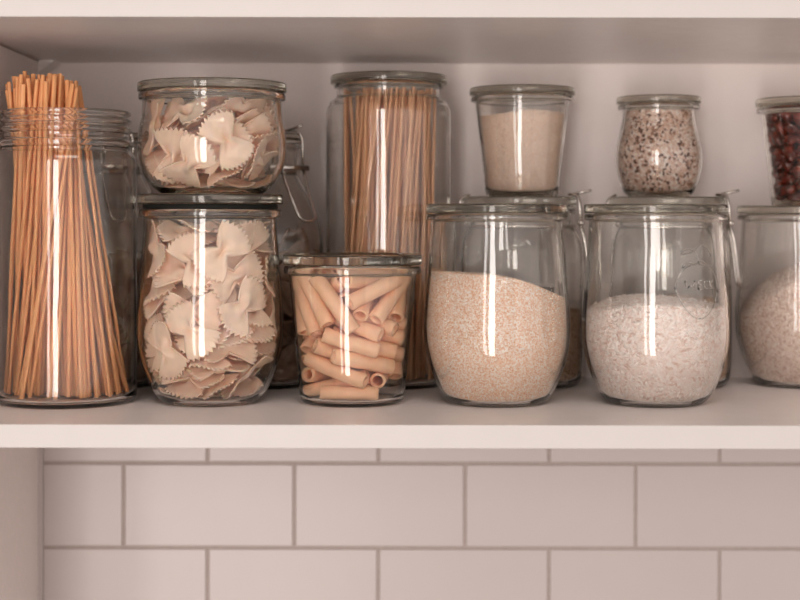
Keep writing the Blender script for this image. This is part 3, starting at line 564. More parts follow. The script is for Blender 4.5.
# ---------------------------------------------------------------- pasta pieces
BAKED = json.loads(r'''{"low":[[2,275,-145,230,175,337,-35,-924],[3,75,153,79,143,58,-97,983],[3,-254,285,545,471,-123,457,-744],[0,-281,259,310,60,379,-176,907],[3,-342,45,307,846,70,392,-355],[2,269,83,182,623,249,3,-741],[4,26,143,164,898,47,-46,436],[5,45,-140,187,86,549,790,259],[5,52,430,336,687,458,362,-432],[3,-302,172,171,225,-841,-388,304],[1,80,381,830,858,464,24,-218],[5,-156,-79,72,59,39,-37,997],[0,-28,343,547,613,-686,-387,51],[5,259,58,397,77,-283,850,437],[4,-191,312,379,106,-834,270,469],[2,319,263,415,447,-542,703,114],[5,-164,371,719,488,-807,-204,265],[3,63,305,314,318,-929,-168,86],[2,90,195,423,371,-898,-222,-83],[4,98,-282,297,3,-136,984,116],[4,52,308,612,898,322,69,291],[0,-57,184,669,374,-801,443,148],[4,-53,169,328,823,520,79,213],[5,467,114,677,595,-188,-737,261],[0,-103,-245,250,934,310,68,-165],[5,232,178,872,145,-807,520,238],[0,-99,-155,209,476,283,137,-821],[3,-300,60,526,121,139,-397,899],[1,287,-138,607,281,-862,387,170],[3,-268,-27,340,162,-487,752,413],[0,171,83,704,461,-794,-395,-11],[0,131,-264,561,334,-842,424,2],[3,26,-278,396,179,-619,-750,-152],[3,233,22,892,511,164,-229,812],[3,165,-304,437,943,261,-1,209],[3,-262,165,763,219,-919,221,242],[1,-319,53,817,306,-720,-614,-105],[2,133,-102,414,198,7,-188,962],[0,-70,350,963,446,-894,10,48],[2,402,33,986,728,-391,357,-435],[4,322,-112,730,186,-722,627,224],[2,-259,-109,418,369,-878,302,37],[2,-138,113,925,935,320,114,105],[4,-286,-335,425,506,174,-730,425],[3,-6,-330,557,36,-100,-384,917],[0,227,262,667,332,-703,611,145],[4,-353,-194,473,514,684,67,-513],[0,289,-18,499,248,-883,350,190],[4,-143,-192,766,33,297,237,-924],[0,-19,333,1068,314,-930,127,145],[3,-294,-12,635,291,264,-166,904],[1,-95,-472,573,744,-521,369,197],[2,-17,151,1324,1,-126,992,-8],[2,-3,-191,729,27,155,190,-969],[1,-280,24,1067,356,-253,886,154],[2,-375,-124,953,569,-456,683,31],[1,-128,251,1152,285,-744,543,266],[0,-44,52,691,707,486,47,512],[1,-304,-175,817,204,57,952,223],[1,-44,26,949,832,506,65,-216],[4,-76,-398,1083,454,-713,374,381],[5,179,-167,881,218,-854,-444,-164],[5,289,-347,743,556,677,-40,481],[5,-404,190,1153,719,260,644,0],[2,-81,-397,701,717,694,-60,-25],[2,13,-127,1010,249,8,-322,913],[5,115,227,1090,592,-210,267,-731],[3,86,-67,1147,148,-101,-967,-179],[2,-154,-341,992,177,30,-500,847],[0,-213,-110,1206,852,32,145,-501],[1,-104,-228,999,39,263,848,459],[5,-132,202,1266,22,-989,-44,140],[4,-392,-189,1166,448,666,-172,-570],[1,256,214,1160,352,-46,-900,252],[0,16,-217,1323,456,-47,22,-888],[4,-152,-208,1282,211,-969,-69,110],[1,322,293,1188,485,111,-805,323],[3,260,-22,1193,209,-947,-226,92],[5,228,-324,962,288,-130,727,-609],[5,138,-424,1149,624,-657,-384,-179],[4,252,-70,1337,455,3,-41,-889],[5,296,-228,1166,396,740,-257,480]],"up":[[2,-89,372,422,106,260,-463,840],[3,-241,210,549,765,395,-351,368],[3,-271,243,218,290,372,-278,837],[0,-292,200,336,699,422,-224,531],[3,175,237,169,88,-400,895,177],[2,98,284,333,890,411,122,154],[4,-25,133,278,898,419,117,-66],[5,373,-142,263,241,-632,657,-334],[5,-137,-39,113,61,-242,932,262],[3,-48,352,218,233,-934,-120,244],[1,-12,343,563,365,-880,147,265],[5,237,116,81,979,23,-93,-179],[0,341,-78,321,732,83,-394,-550],[5,-276,-100,307,360,-924,-69,-104],[4,116,-145,111,40,-67,-989,-128],[2,-119,-405,226,132,494,722,-466],[5,67,-193,200,36,529,810,252],[3,126,-343,358,84,-127,526,837],[2,-296,27,250,421,-728,525,131],[4,161,-445,405,596,-643,257,406],[4,184,-255,534,305,97,-408,-855],[0,142,315,546,504,-50,-862,-20],[4,324,13,372,792,-224,-376,-426],[5,-16,10,461,241,-543,-679,-431],[0,-246,-299,296,300,618,603,-405],[0,-37,122,409,516,-821,-211,122],[3,258,-253,468,462,854,205,127],[1,239,-197,659,292,852,418,117],[3,-320,137,571,117,-844,-319,-415],[0,287,59,522,571,693,-391,203],[0,-351,-68,457,399,-175,-374,819],[3,-422,-170,519,80,-793,-102,-596],[3,16,-130,475,518,27,353,-779],[3,12,-107,696,689,102,-166,-699],[0,327,162,496,310,844,108,-425],[2,370,208,612,318,234,503,769],[4,29,-237,610,74,953,145,257],[4,-208,-84,623,929,207,-273,139],[0,-16,-149,359,91,-38,-925,-366],[0,-183,-277,617,159,330,839,403]],"tubes":[[1,-102,-143,147,177,-19,706,686],[0,-79,151,96,850,-269,-140,430],[1,146,47,92,732,56,54,677],[1,-111,-238,262,24,-254,-771,-584],[0,112,110,204,530,-386,447,-608],[2,-11,-259,93,3,-18,-987,-157],[0,220,10,204,640,-172,242,-709],[1,320,103,408,522,436,-234,694],[2,-191,283,374,77,765,88,633],[2,-65,332,361,610,-418,-594,-318],[1,-277,199,412,146,643,-108,-744],[0,-201,52,213,565,666,391,288],[2,53,272,521,111,714,317,-614],[0,148,326,614,780,-28,617,-106],[1,8,82,323,29,115,955,273],[2,-13,109,192,172,763,435,446],[0,-211,92,440,12,-466,666,582],[0,-73,30,418,28,830,338,443],[2,108,181,378,982,-130,133,21],[3,158,174,595,526,166,484,-680],[1,-48,-169,374,86,967,185,-154],[1,-139,33,532,142,806,302,489],[0,-310,186,678,678,311,-461,481],[0,84,-257,335,949,246,141,135],[1,84,-187,462,108,-98,-666,-731],[0,-252,32,566,349,-462,804,138],[1,140,-61,425,213,-970,0,118],[1,135,-102,545,944,308,87,-83],[2,-361,115,784,594,356,413,-591],[0,-94,352,782,764,464,405,-190],[0,181,88,679,240,-32,-969,-49],[3,-150,-9,673,262,771,227,534],[1,-373,-33,754,631,408,332,-570],[0,-180,206,791,777,39,497,385],[3,170,18,568,204,131,-774,585],[1,-332,-162,755,720,357,375,-462],[2,-1,-310,476,972,177,153,-13],[1,79,214,847,257,397,617,630],[1,257,185,826,474,84,-423,768],[3,3,-231,612,250,-33,-802,541],[2,-99,89,936,308,652,626,297],[3,-174,-133,827,382,-364,-157,835],[2,208,-34,678,872,420,216,-129],[3,105,-160,654,225,135,-273,926],[2,-255,-254,791,352,404,-304,788],[0,286,-194,803,849,-119,-433,278],[1,-118,-343,770,869,-179,460,26],[2,166,-311,862,942,-160,-244,164],[3,-4,-63,856,530,-374,625,-434],[0,346,-22,806,744,-66,-479,460],[1,111,-138,811,667,358,-67,651],[1,113,-222,935,374,819,396,180]],"berries":[[2,4,281,430,662,-375,-612,-216],[3,107,200,82,731,-562,241,-303],[3,116,223,183,429,798,-414,88],[0,16,146,80,238,82,676,692],[3,-41,304,727,643,-20,746,-171],[2,32,254,269,481,-486,-696,-218],[3,209,140,128,481,217,-543,654],[3,-232,-3,74,751,237,197,584],[2,-104,262,449,307,-486,-398,-715],[2,-6,239,150,69,592,126,793],[1,-76,253,287,391,350,667,-528],[1,-70,165,170,631,-480,549,-265],[1,55,276,769,31,-609,-790,64],[2,139,66,89,478,-653,230,-540],[0,-95,228,96,332,-139,-865,-349],[0,54,189,346,617,85,-678,390],[1,21,153,205,366,-827,156,398],[0,-171,194,214,458,597,-210,624],[0,236,9,72,167,-661,730,-42],[1,-120,85,113,278,750,-71,-596],[3,89,-45,84,146,5,871,-470],[1,-146,207,377,178,627,449,-612],[2,150,-124,75,348,-902,-215,139],[0,-65,-30,80,267,118,689,663],[2,14,55,74,366,-916,149,-71],[3,-217,91,173,313,291,191,-884],[1,-96,156,286,22,-337,672,659],[1,95,101,200,581,-6,567,-584],[0,138,211,283,890,-148,231,-364],[0,-190,138,80,241,190,-832,-462],[3,-161,253,596,548,770,306,-115],[2,142,89,291,456,213,-326,801],[2,-130,-110,82,171,165,258,-936],[3,-157,-20,141,845,-27,-266,464],[0,-45,285,558,46,734,188,651],[2,-130,279,717,614,53,-786,-41],[2,207,101,209,754,409,-114,501],[1,-224,134,289,147,-559,742,340],[0,33,267,666,528,386,672,347],[1,-49,173,419,357,-735,107,566],[1,3,-134,89,93,-248,748,608],[1,1,97,301,282,278,-276,876],[3,-93,66,228,494,-865,-15,90],[0,-234,-2,202,350,-316,878,76],[1,-54,-303,782,46,-997,-58,15],[1,-30,62,742,491,498,714,18],[1,-13,-58,598,105,-178,972,-116],[1,-1,13,142,30,-956,291,-13],[3,130,-32,189,772,-211,-281,530],[1,-36,-267,686,425,688,512,290],[0,-47,-96,179,122,544,818,142],[0,51,99,386,237,-461,-817,-254],[0,62,-312,717,388,398,485,-675],[3,101,-192,175,31,-908,393,-144],[1,228,-15,156,897,77,-240,362],[0,94,-5,282,182,-937,280,103],[1,-129,183,721,414,653,323,-546],[3,198,174,351,217,-343,-911,-79],[0,249,59,291,283,-734,441,432],[2,-213,-133,149,370,-323,-316,812],[0,109,255,408,536,500,-613,295],[3,6,-2,227,973,70,205,-83],[1,-132,96,359,78,161,329,-927],[3,-254,24,296,707,297,-135,627],[1,186,-154,141,153,-834,-504,-166],[3,-62,11,336,453,-271,282,801],[3,-23,-236,141,943,-290,-74,143],[3,-135,-47,232,844,151,-210,470],[2,202,-250,754,727,-582,-290,220],[0,-115,-193,186,415,596,-664,-176],[1,-38,201,641,634,675,-314,-210],[3,141,285,711,706,390,-441,393],[2,80,-6,758,330,-307,-258,855],[2,-104,182,547,313,464,637,-530],[0,80,284,540,472,461,-627,415],[0,91,183,506,493,333,399,-698],[3,-70,-143,255,558,231,84,792],[3,-217,-129,247,85,-898,431,30],[2,13,-258,228,19,-43,-941,335],[0,-230,220,737,490,62,-839,-229],[2,-243,135,394,186,460,-825,-271],[1,-40,180,759,186,-843,-441,245],[0,184,210,754,610,-665,-400,159],[1,232,-60,241,806,43,267,-527],[3,-173,-35,323,256,-652,713,-34],[0,-155,95,757,860,-494,123,8],[0,179,126,431,135,63,-772,-618],[0,7,-71,725,368,-610,561,421],[0,-300,94,767,123,752,643,-72],[1,-126,-235,292,138,-226,-873,411],[3,-264,-31,370,95,-731,674,38],[1,152,23,370,859,37,453,-236],[0,192,203,484,533,-465,-516,-483],[2,-216,204,520,18,-483,467,-740],[2,91,188,637,411,-15,863,-293],[0,-44,60,444,272,494,-402,-721],[3,-10,-208,311,325,641,-657,-225],[3,187,239,615,121,-362,-287,879],[2,-277,71,482,42,-693,599,399],[2,128,-266,641,165,-563,565,580],[2,32,-95,248,61,-930,194,307],[0,35,-50,351,101,-803,-580,-89],[3,-193,152,644,260,-496,-241,-793],[1,-161,4,413,936,2,98,-338],[1,-165,120,458,884,368,61,-284],[3,268,75,455,674,-379,-507,-380],[0,-2,179,528,556,216,-621,-509],[2,68,132,753,628,590,458,218],[2,-221,-74,730,213,390,534,-719],[1,142,127,560,522,154,560,-624],[3,115,-149,762,489,-27,90,867],[0,-314,-65,756,514,-422,-356,657],[3,-284,111,637,594,-301,-647,-371],[1,266,-25,339,676,-23,386,-628],[2,252,150,562,279,688,-158,651],[3,84,-203,287,368,427,455,690],[0,-108,-98,755,220,-434,619,-616],[3,-84,-121,356,94,-884,-406,-212],[0,185,-164,682,353,-411,492,681],[2,53,65,482,310,720,-196,-589],[1,159,-147,244,239,-374,-893,77],[2,-113,-118,445,599,23,119,-792],[2,-106,56,522,715,433,226,501],[2,256,72,592,688,670,-139,241],[0,137,-90,348,378,27,-800,-466],[2,179,-192,329,156,440,-878,104],[1,-91,-240,386,926,-91,12,-367],[2,-267,-94,440,361,-501,-771,157],[0,18,-193,760,740,-269,140,-600],[0,-228,-180,751,192,158,-909,334],[3,-78,87,630,529,-64,-845,38],[0,71,-187,670,533,265,-477,-647],[0,4,-161,414,371,101,-404,-830],[1,172,72,759,645,174,-5,-744],[0,-131,-1,729,420,-565,130,698],[2,242,-111,406,373,352,633,-579],[3,15,-54,442,109,120,80,-984],[0,-195,-23,495,300,633,-430,-570],[2,-86,-190,735,399,-791,-80,457],[0,207,-185,450,634,-347,644,250],[1,-288,15,564,400,-372,-808,-220],[1,-42,-9,671,474,809,204,281],[2,44,85,651,891,-153,-416,-101],[0,254,-21,443,885,377,-171,214],[3,276,156,728,594,-100,543,585],[3,-194,-141,362,444,324,-220,-806],[0,-18,11,534,640,555,-59,529],[2,-161,-33,610,157,221,-883,-383],[0,49,-246,376,172,470,-791,-353],[1,12,-275,602,791,461,277,292],[1,-208,-191,459,571,-161,-745,306],[0,-128,-122,654,35,17,-265,-963],[1,316,44,732,738,323,-559,-194],[3,110,41,588,687,549,-130,458],[1,-114,-223,486,100,685,-518,-503],[3,155,21,478,499,81,282,-816],[0,-275,-92,562,104,-853,180,479],[1,190,108,677,1,-70,359,931],[1,-31,-151,505,426,-479,-570,514],[1,-215,37,723,394,-511,-73,-761],[1,293,-106,764,117,-763,-632,-75],[3,220,11,671,390,-316,536,678],[3,208,-42,523,123,-719,-642,-237],[3,296,-34,565,671,-98,656,-331],[2,-192,81,581,391,704,-555,209],[3,-262,-141,651,498,-43,-847,-183],[2,137,-239,454,10,645,302,-702],[2,-136,-96,536,67,941,333,5],[0,-189,-216,652,93,-225,-95,-965],[1,189,-59,739,216,-427,763,435],[1,254,-139,567,419,-488,-489,-589],[3,66,-69,538,53,-219,888,-402],[0,-284,5,667,422,-805,345,235],[3,286,-68,676,896,127,93,415],[2,-149,-278,717,435,-71,-863,248],[0,-77,-198,593,421,563,586,404],[2,-41,-286,498,222,823,205,-482],[3,-187,-223,564,134,-927,344,-63],[1,59,-260,504,10,776,-479,410],[2,105,-24,666,821,-125,-238,503],[3,10,-166,598,470,-238,-848,-63],[1,115,-124,464,229,-257,295,-891],[0,206,-221,584,137,-421,395,805],[3,180,-57,608,200,969,-99,103],[0,132,-154,562,247,400,-882,21]],"slices_a":[[4,-40,-105,76,995,93,-28,10],[4,-381,116,280,135,-602,453,643],[1,221,316,272,71,315,322,-890],[0,-197,197,91,783,13,13,621],[2,204,179,85,108,-694,-712,7],[3,-63,367,132,977,133,157,-46],[0,224,-234,105,260,-57,103,-958],[2,-358,262,264,693,-408,-594,-23],[1,-331,-197,231,338,410,732,426],[1,279,-347,219,705,-596,-366,116],[1,-392,-213,389,492,-663,231,-514],[3,2,-358,167,977,-103,-49,179],[3,282,76,130,874,144,116,449],[2,-197,-272,110,342,0,-79,936],[0,-91,21,180,164,7,-32,986],[4,320,-2,199,129,-489,-862,-30],[1,-88,386,302,772,471,-128,408],[4,307,164,369,405,-841,351,70],[1,-52,-442,356,101,-3,707,700],[3,-159,20,257,50,128,988,-68],[2,73,241,238,370,-455,798,139],[0,344,-9,311,144,-733,-602,-282],[2,-51,-260,221,89,267,959,-22],[4,-108,251,458,829,355,73,-426],[1,135,-205,308,175,-50,224,957],[3,89,106,309,108,605,686,389],[1,-110,301,395,326,-588,697,251],[4,-164,-161,448,445,868,163,-148],[4,-165,-277,415,792,-126,369,470],[2,147,-283,457,328,944,-11,32],[3,-42,-370,603,30,249,938,-240],[3,91,-387,474,454,862,148,-169],[1,400,-127,541,274,673,-263,635],[4,-190,71,365,139,-190,-424,-875],[1,178,36,406,919,205,-190,278],[3,-344,-102,585,18,474,828,-299],[0,-293,-49,409,363,889,198,-198],[2,97,-273,585,725,-191,315,582],[0,-106,10,505,225,105,226,942],[1,-298,-317,723,230,234,619,713],[2,-120,107,549,114,-72,-983,126],[0,-440,-86,907,175,-607,-362,685],[0,-261,-51,661,105,-530,-833,121],[2,-75,442,771,574,-564,-442,-398],[3,-392,176,593,751,370,418,353],[1,359,-38,496,53,-498,612,613],[0,328,-186,735,283,845,-8,453],[3,285,-336,711,51,479,-525,702],[4,-239,-285,833,474,155,407,765],[2,-166,253,655,27,222,54,973],[4,406,68,956,745,289,-542,-260],[4,363,252,682,728,-349,584,79],[4,22,-266,670,737,-183,174,627],[0,168,269,609,369,47,-627,684],[2,274,5,622,260,861,163,406],[0,-214,-94,769,256,-216,-890,309],[1,-75,-419,1239,64,107,745,655],[3,19,-39,739,89,-567,-818,32],[3,-14,135,682,49,980,160,-109],[4,52,-33,1126,96,299,943,-111],[1,148,392,603,642,-363,580,346],[4,239,-55,757,344,-542,688,-339],[2,-27,202,820,54,-902,-424,62],[3,62,46,618,127,509,-850,43],[2,281,-282,938,261,-290,804,-449],[1,-237,225,800,87,-970,-219,57],[4,234,-51,850,820,-192,-366,396],[0,5,-281,925,386,-137,-25,-912],[1,-259,224,910,73,-922,-377,-43],[0,-300,70,1081,781,-336,-101,-517],[0,-8,-251,829,800,-134,64,-581],[2,-35,268,955,23,176,-61,982],[4,-263,-200,1056,179,-574,-753,266],[0,-143,-266,1166,60,51,982,170],[2,-177,-109,908,132,415,-899,-45],[2,247,-308,1061,363,847,237,309],[3,108,-107,913,662,-161,191,707],[1,205,178,836,601,147,681,-392],[1,64,215,1025,396,-7,110,912],[1,-74,-290,1049,871,-207,89,-436],[4,276,-174,1127,448,-483,106,745],[1,53,-162,1070,199,590,754,-209],[2,34,20,995,25,80,936,-341]],"slices_b":[[0,-22,440,236,603,-742,166,241],[3,422,14,142,533,426,-246,-688],[3,-131,-19,87,10,-242,-970,18],[3,-337,263,376,765,-435,-433,196],[3,-309,-300,167,214,348,555,725],[4,-205,260,109,223,-959,-155,77],[3,367,30,231,496,-65,864,55],[3,170,184,86,3,-51,-998,22],[0,-264,199,171,194,-957,-198,86],[4,433,-60,976,355,-653,-325,584],[4,187,260,132,103,70,179,976],[1,188,-44,143,355,-887,214,-202],[1,312,142,312,365,506,759,187],[1,-318,-43,143,541,127,-223,801],[3,-4,-277,85,29,-964,265,4],[0,-194,167,265,692,-96,250,-670],[2,95,162,256,901,64,-288,318],[1,-95,210,356,157,-828,510,174],[2,98,397,349,316,297,-501,749],[4,191,-121,198,564,424,-6,-708],[1,49,-168,193,141,381,880,247],[3,-423,-1,384,159,674,-395,-604],[3,112,377,525,600,206,593,-495],[3,-52,-346,128,235,-80,-224,942],[4,-160,-13,302,142,-623,677,365],[4,-370,-82,390,40,-800,174,573],[4,306,-301,204,81,425,-531,-728],[3,-133,-139,279,69,255,-893,-365],[2,-214,-387,460,629,-379,597,323],[0,-34,-64,402,852,172,214,446],[2,240,-204,389,522,193,-106,-824],[2,-244,-294,516,292,13,-787,543],[4,-232,-59,442,32,-781,543,307],[3,422,-189,519,639,-70,-702,-305],[4,37,-327,240,127,77,97,-984],[1,12,-334,331,175,-195,-114,958],[1,411,-58,625,708,-419,-549,146],[4,136,-276,463,864,-137,-56,481],[2,-242,-224,625,18,-395,-849,351],[0,149,120,417,91,-861,-499,47],[0,61,-308,576,919,84,8,386],[0,299,147,503,386,76,4,920],[4,25,-101,509,20,-921,-385,60],[3,-119,-56,586,59,610,774,-159],[1,122,-334,674,172,938,298,-47],[1,228,200,592,979,-76,72,-177],[3,89,39,585,54,932,-346,-91],[1,-108,345,529,822,398,-85,398],[3,-52,-425,841,88,159,697,-694],[2,-65,389,714,453,-857,-188,-160],[4,123,6,657,379,66,-18,-923],[2,302,277,759,210,559,558,-576],[1,127,168,740,96,-95,47,990],[2,-177,215,559,44,-80,-889,-449],[0,-352,-42,643,220,721,-656,42],[4,-340,-34,739,227,604,-764,14],[0,97,-312,756,81,200,952,-216],[2,285,-314,939,109,507,-621,588],[3,-379,-135,865,718,-318,114,-608],[0,334,10,730,344,463,-367,-730],[1,-100,267,837,249,99,-88,960],[2,-173,-289,1032,113,227,921,-296],[2,-248,162,760,43,723,-684,-91],[3,-208,-348,912,299,574,605,-463],[3,-116,30,673,91,-891,420,-144],[1,271,-153,939,601,47,791,-105],[1,-300,15,874,167,-239,-21,-956],[0,-44,-230,801,236,927,-289,30],[0,99,-4,799,392,145,-250,873],[2,116,-165,991,621,-16,-310,-719],[0,-95,52,932,10,127,992,22],[3,-137,-157,894,265,902,342,10],[2,35,-269,919,239,740,618,-110],[0,-176,-159,1043,912,-403,-3,-80],[1,274,111,950,799,383,-406,-223]]}''')
def drop(name, key, shapes, mat, J, cat, group, label):
    meshes = []
    for V, F in shapes:
        me = mesh(name, V, F); me.materials.append(mat); meshes.append(me)
    for i, (mi, x, y, z, qw, qx, qy, qz) in enumerate(BAKED[key]):
        o = bpy.data.objects.new(name, meshes[mi]); link(o)
        o.rotation_mode = 'QUATERNION'; q = Quaternion((qw, qx, qy, qz)); q.normalize(); o.rotation_quaternion = q
        k = .972 if key in ('low', 'up') else 1
        o.location = (J[0]+x*k*1e-4, J[1]+y*k*1e-4, J[2]+z*1e-4)
        tag(o, label, cat, group)
BT = [bow_tie(i) for i in range(6)]
drop('bow_tie_pasta', 'low', BT, M['farfalle'], J_low, 'pasta', 'bow-tie pasta in the lower stacked jar', 'pale bow-tie pasta piece with zigzag ends, inside the lower stacked jar')
drop('bow_tie_pasta', 'up', BT, M['farfalle'], J_up, 'pasta', 'bow-tie pasta in the upper stacked jar', 'pale bow-tie pasta piece with zigzag ends, inside the upper squat jar')
drop('tube_pasta', 'tubes', [tube_pasta(46,0), tube_pasta(49,1.0), tube_pasta(42,.6), tube_pasta(48,-.8)], M['tube'], J_tub, 'pasta', 'tube pasta in the low tapered jar', 'smooth straight-cut tube of pasta inside the low tapered jar')
drop('dried_berry', 'berries', [shrivelled(i,7.5,5.2,4.2) for i in range(4)], M['berry'], J_H, 'dried berry', 'dried red berries in the small jar at the right edge', 'dark red wrinkled dried berry in the small tapered jar at the right edge')
SL = [dried_slice(i) for i in range(5)]
drop('dried_slice', 'slices_a', SL, M['slice'], J_A, 'dried slice', 'dried slices in the clip-top jar behind the stacked jars', 'crinkled brown dried slice in the clip-top jar behind the stacked jars')
drop('dried_slice', 'slices_b', SL, M['slice'], J_B, 'dried slice', 'dried slices in the clip-top jar behind the threaded jar', 'crinkled brown dried slice in the clip-top jar behind the big threaded jar')

# ---------------------------------------------------------------- long pasta
def relax(A, B, dmin, it, clampA, clampB):
    """push straight strands (rows of A, B are their ends) apart until none cut through another"""
    n = len(A)
    for _ in range(it):
        d1 = B-A; r = A[:, None]-A[None]; a = np.sum(d1*d1, 1)
        b = d1@d1.T; c = np.einsum('ik,ijk->ij', d1, r); f = np.einsum('jk,ijk->ij', d1, r)
        den = a[:, None]*a[None]-b*b
        s = np.clip(np.where(den > 1e-9, (b*f-c*a[None])/np.maximum(den, 1e-9), .5), 0, 1)
        t = np.clip((b*s+f)/a[None], 0, 1); s = np.clip((b*t-c)/a[:, None], 0, 1)
        P = A[:, None]+d1[:, None]*s[..., None]; Q = A[None]+d1[None]*t[..., None]; v = P-Q
        v[..., 2] = 0
        dist = np.linalg.norm(v, axis=2)+np.eye(n)*9e9; push = np.clip(dmin-dist, 0, dmin)*.4
        dirn = v/np.maximum(dist, 1e-6)[..., None]
        dA = np.sum(dirn*(push*(1-s))[..., None], 1); dB = np.sum(dirn*(push*s)[..., None], 1)
        A[:, :2] += np.clip(dA, -.8, .8)[:, :2]; B[:, :2] += np.clip(dB, -.8, .8)[:, :2]
        clampA(A); clampB(B)
    return A, B
def disc(P, cx, cy, R):
    d = P[:, :2]-np.array([cx, cy]); r = np.hypot(d[:, 0], d[:, 1]); k = np.minimum(1, R/np.maximum(r, 1e-9)); P[:, :2] = np.array([cx, cy])+d*k[:, None]
def strand_mesh(name, L, w, t, seg=4):
    """straight strand along z, base at origin; oval section w x t"""
    n = 12; V = []; F = []; zs = [0, .0004]+[L*k/seg for k in range(1, seg)]+[L-.0004, L]; sc_ = [.85, 1]+[1]*(seg-1)+[1, .85]
    for z, k in zip(zs, sc_):
        for i in range(n):
            a = 2*PI*i/n; c, s = math.cos(a), math.sin(a); p = .6
            V.append((w/2*k*math.copysign(abs(c)**p, c), t/2*k*math.copysign(abs(s)**p, s), z))
    for r in range(len(zs)-1):
        for i in range(n): F.append((r*n+i, r*n+(i+1) % n, (r+1)*n+(i+1) % n, (r+1)*n+i))
    F += [tuple(range(n-1, -1, -1)), tuple((len(zs)-1)*n+i for i in range(n))]
    return mesh(name, V, F)
def strands(name, A, B, L, w, t, mat, J, group, label, R, jitter):
    me = strand_mesh(name, 1.0, w, t); me.materials.append(mat)
    lens = [L*R.uniform(1-jitter, 1.0) for _ in A]
    protos = {}
    for a, b, l in zip(A, B, lens):
        key = round(l*1000/2)
        if key not in protos:
            m2 = strand_mesh(name, key*.002, w, t); m2.materials.append(mat); protos[key] = m2
        o = bpy.data.objects.new(name, protos[key]); link(o)
        d = Vector(b)-Vector(a); q = d.to_track_quat('Z', 'Y')
        o.rotation_mode = 'QUATERNION'; o.rotation_quaternion = q @ Quaternion((0, 0, 1), R.uniform(0, PI))
        o.location = Vector(J)+Vector(a)*.001
        tag(o, label, 'pasta', group)
def neck_ok(A, B, zn, rl):                             # keep every strand inside the neck
    t = (zn-A[:, 2])/(B[:, 2]-A[:, 2]); Pn = A+(B-A)*t[:, None]; r = np.hypot(Pn[:, 0], Pn[:, 1]); k_ = np.minimum(1, rl/np.maximum(r, 1e-9))
    B[:, :2] -= Pn[:, :2]*(1-k_)[:, None]
R0 = np.random.default_rng(11); n = 96
th = R0.uniform(0, 2*PI, n); rr = np.sqrt(R0.uniform(.02, 1, n))
tw = math.radians(105); tj = R0.normal(0, .45, n)
A = np.stack([47*rr*np.cos(th), 44*rr*np.sin(th), np.full(n, 6.0)], 1)
B = np.stack([-21+30*rr*np.cos(th+tw+tj)+R0.normal(0, 4, n), 28*rr*np.sin(th+tw+tj)+R0.normal(0, 4, n), np.full(n, 252.0)], 1)
def cB(P):
    disc(P, -21, 0, 34)
A, B = relax(A, B, 3.6, 600, lambda P: disc(P, 0, 0, 46.6), lambda P: (cB(P), neck_ok(A, P, 218, 41.3)))
strands('linguine_strand', A, B, .2435, .0035, .0025, M['linguine'], J_left, 'long pasta strands in the big threaded jar', 'orange-gold flat strand of long pasta standing in the open threaded jar', R0, .045)
n = 125
th = R0.uniform(0, 2*PI, n); rr = np.sqrt(R0.uniform(0, 1, n))
A = np.stack([45*rr*np.cos(th), 43*rr*np.sin(th), np.full(n, 6.0)], 1)
B = np.stack([3+35*rr*np.cos(th+.35)+R0.normal(0, 7, n), 35*rr*np.sin(th+.35)+R0.normal(0, 7, n), np.full(n, 252.0)], 1)
A, B = relax(A, B, 2.5, 300, lambda P: disc(P, 0, 0, 45.5), lambda P: disc(P, 1, 0, 38))
strands('spaghetti_strand', A, B, .243, .0023, .0023, M['spaghetti'], J_tall, 'spaghetti strands in the tall jar', 'thin straight spaghetti strand inside the tall lidded jar', R0, .02)

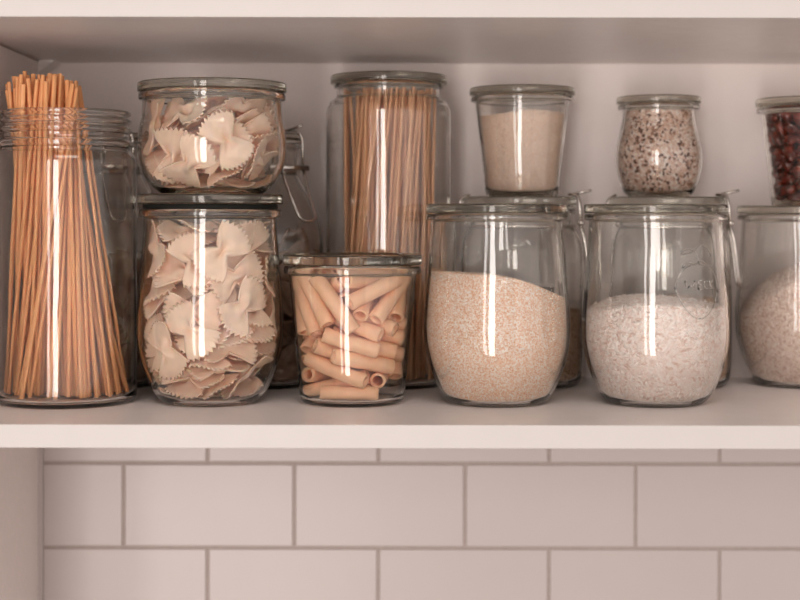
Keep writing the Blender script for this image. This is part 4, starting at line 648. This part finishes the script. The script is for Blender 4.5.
# ---------------------------------------------------------------- light: a tall window behind the photographer's left shoulder, plus two added fills
def area(name, loc, target, sx, sy, power, col):
    l = bpy.data.lights.new(name, 'AREA'); l.shape = 'RECTANGLE'; l.size = sx; l.size_y = sy; l.energy = power; l.color = col
    o = bpy.data.objects.new(name, l); link(o); o.location = loc
    o.rotation_euler = (Vector(target)-Vector(loc)).to_track_quat('-Z', 'Y').to_euler(); return o
tgt = (0, 1.2, C0)
area('window_light_1', (-1.12, -1.62, C0-.35), tgt, .19, 2.2, 9, (1, .92, .885))
area('window_light_2', (-.52, -1.68, C0-.35), tgt, .44, 2.2, 32, (1, .92, .885))
area('fill_light_right', (2.9, -1.3, C0-.05), tgt, 3.2, 2.2, 18, (1, .90, .86))  # added broad fill from the right, softens shadows and lifts the left wall
area('fill_light_high', (.2, -1.0, C0+1.6), tgt, 1.6, 1.0, 26, (1, .90, .85))  # added overhead fill to brighten the shelf top
w = bpy.data.worlds.new('World'); sc.world = w; w.use_nodes = True; nt = w.node_tree; nt.nodes.clear()
out = nt.nodes.new('ShaderNodeOutputWorld'); bg = nt.nodes.new('ShaderNodeBackground'); nt.links.new(bg.outputs[0], out.inputs[0])
tc = nt.nodes.new('ShaderNodeTexCoord'); sp = nt.nodes.new('ShaderNodeSeparateXYZ'); nt.links.new(tc.outputs['Generated'], sp.inputs[0])
def mth(op, a, b=None):
    n = nt.nodes.new('ShaderNodeMath'); n.operation = op
    for i, v in enumerate((a, b)):
        if v is None: continue
        if isinstance(v, (int, float)): n.inputs[i].default_value = v
        else: nt.links.new(v, n.inputs[i])
    return n.outputs[0]
f = mth('MULTIPLY', mth('MAXIMUM', mth('MULTIPLY', sp.outputs[1], -1), 0), 1)
f = mth('POWER', f, 5)
st = mth('ADD', mth('MULTIPLY', f, 1.1), .24)     # the bright side of the room is behind the photographer
nt.links.new(st, bg.inputs[1]); bg.inputs[0].default_value = (1, .89, .84, 1)

# ---------------------------------------------------------------- camera
cd = bpy.data.cameras.new('camera'); cam = bpy.data.objects.new('camera', cd); link(cam); sc.camera = cam
cam.location = (0, 0, C0); cam.rotation_euler = (Matrix.Rotation(PI/2, 3, 'X') @ Matrix.Rotation(math.radians(.10), 3, 'Z')).to_euler()
cd.sensor_width = 36; cd.lens = 1571/800*36; cd.shift_y = -83/800; cd.clip_start = .05
cd.dof.use_dof = True; cd.dof.focus_distance = 1.16; cd.dof.aperture_fstop = 5.0
sc.view_settings.view_transform = 'Standard'; sc.view_settings.look = 'None'; sc.view_settings.gamma = 1; sc.view_settings.exposure = 0
sc.view_settings.use_curve_mapping = False
cy = sc.cycles; cy.max_bounces = 24; cy.transmission_bounces = 24; cy.glossy_bounces = 8; cy.diffuse_bounces = 12; cy.transparent_max_bounces = 8
cy.caustics_refractive = True; cy.caustics_reflective = True; cy.blur_glossy = .5; cy.sample_clamp_indirect = 10; cy.use_denoising = True
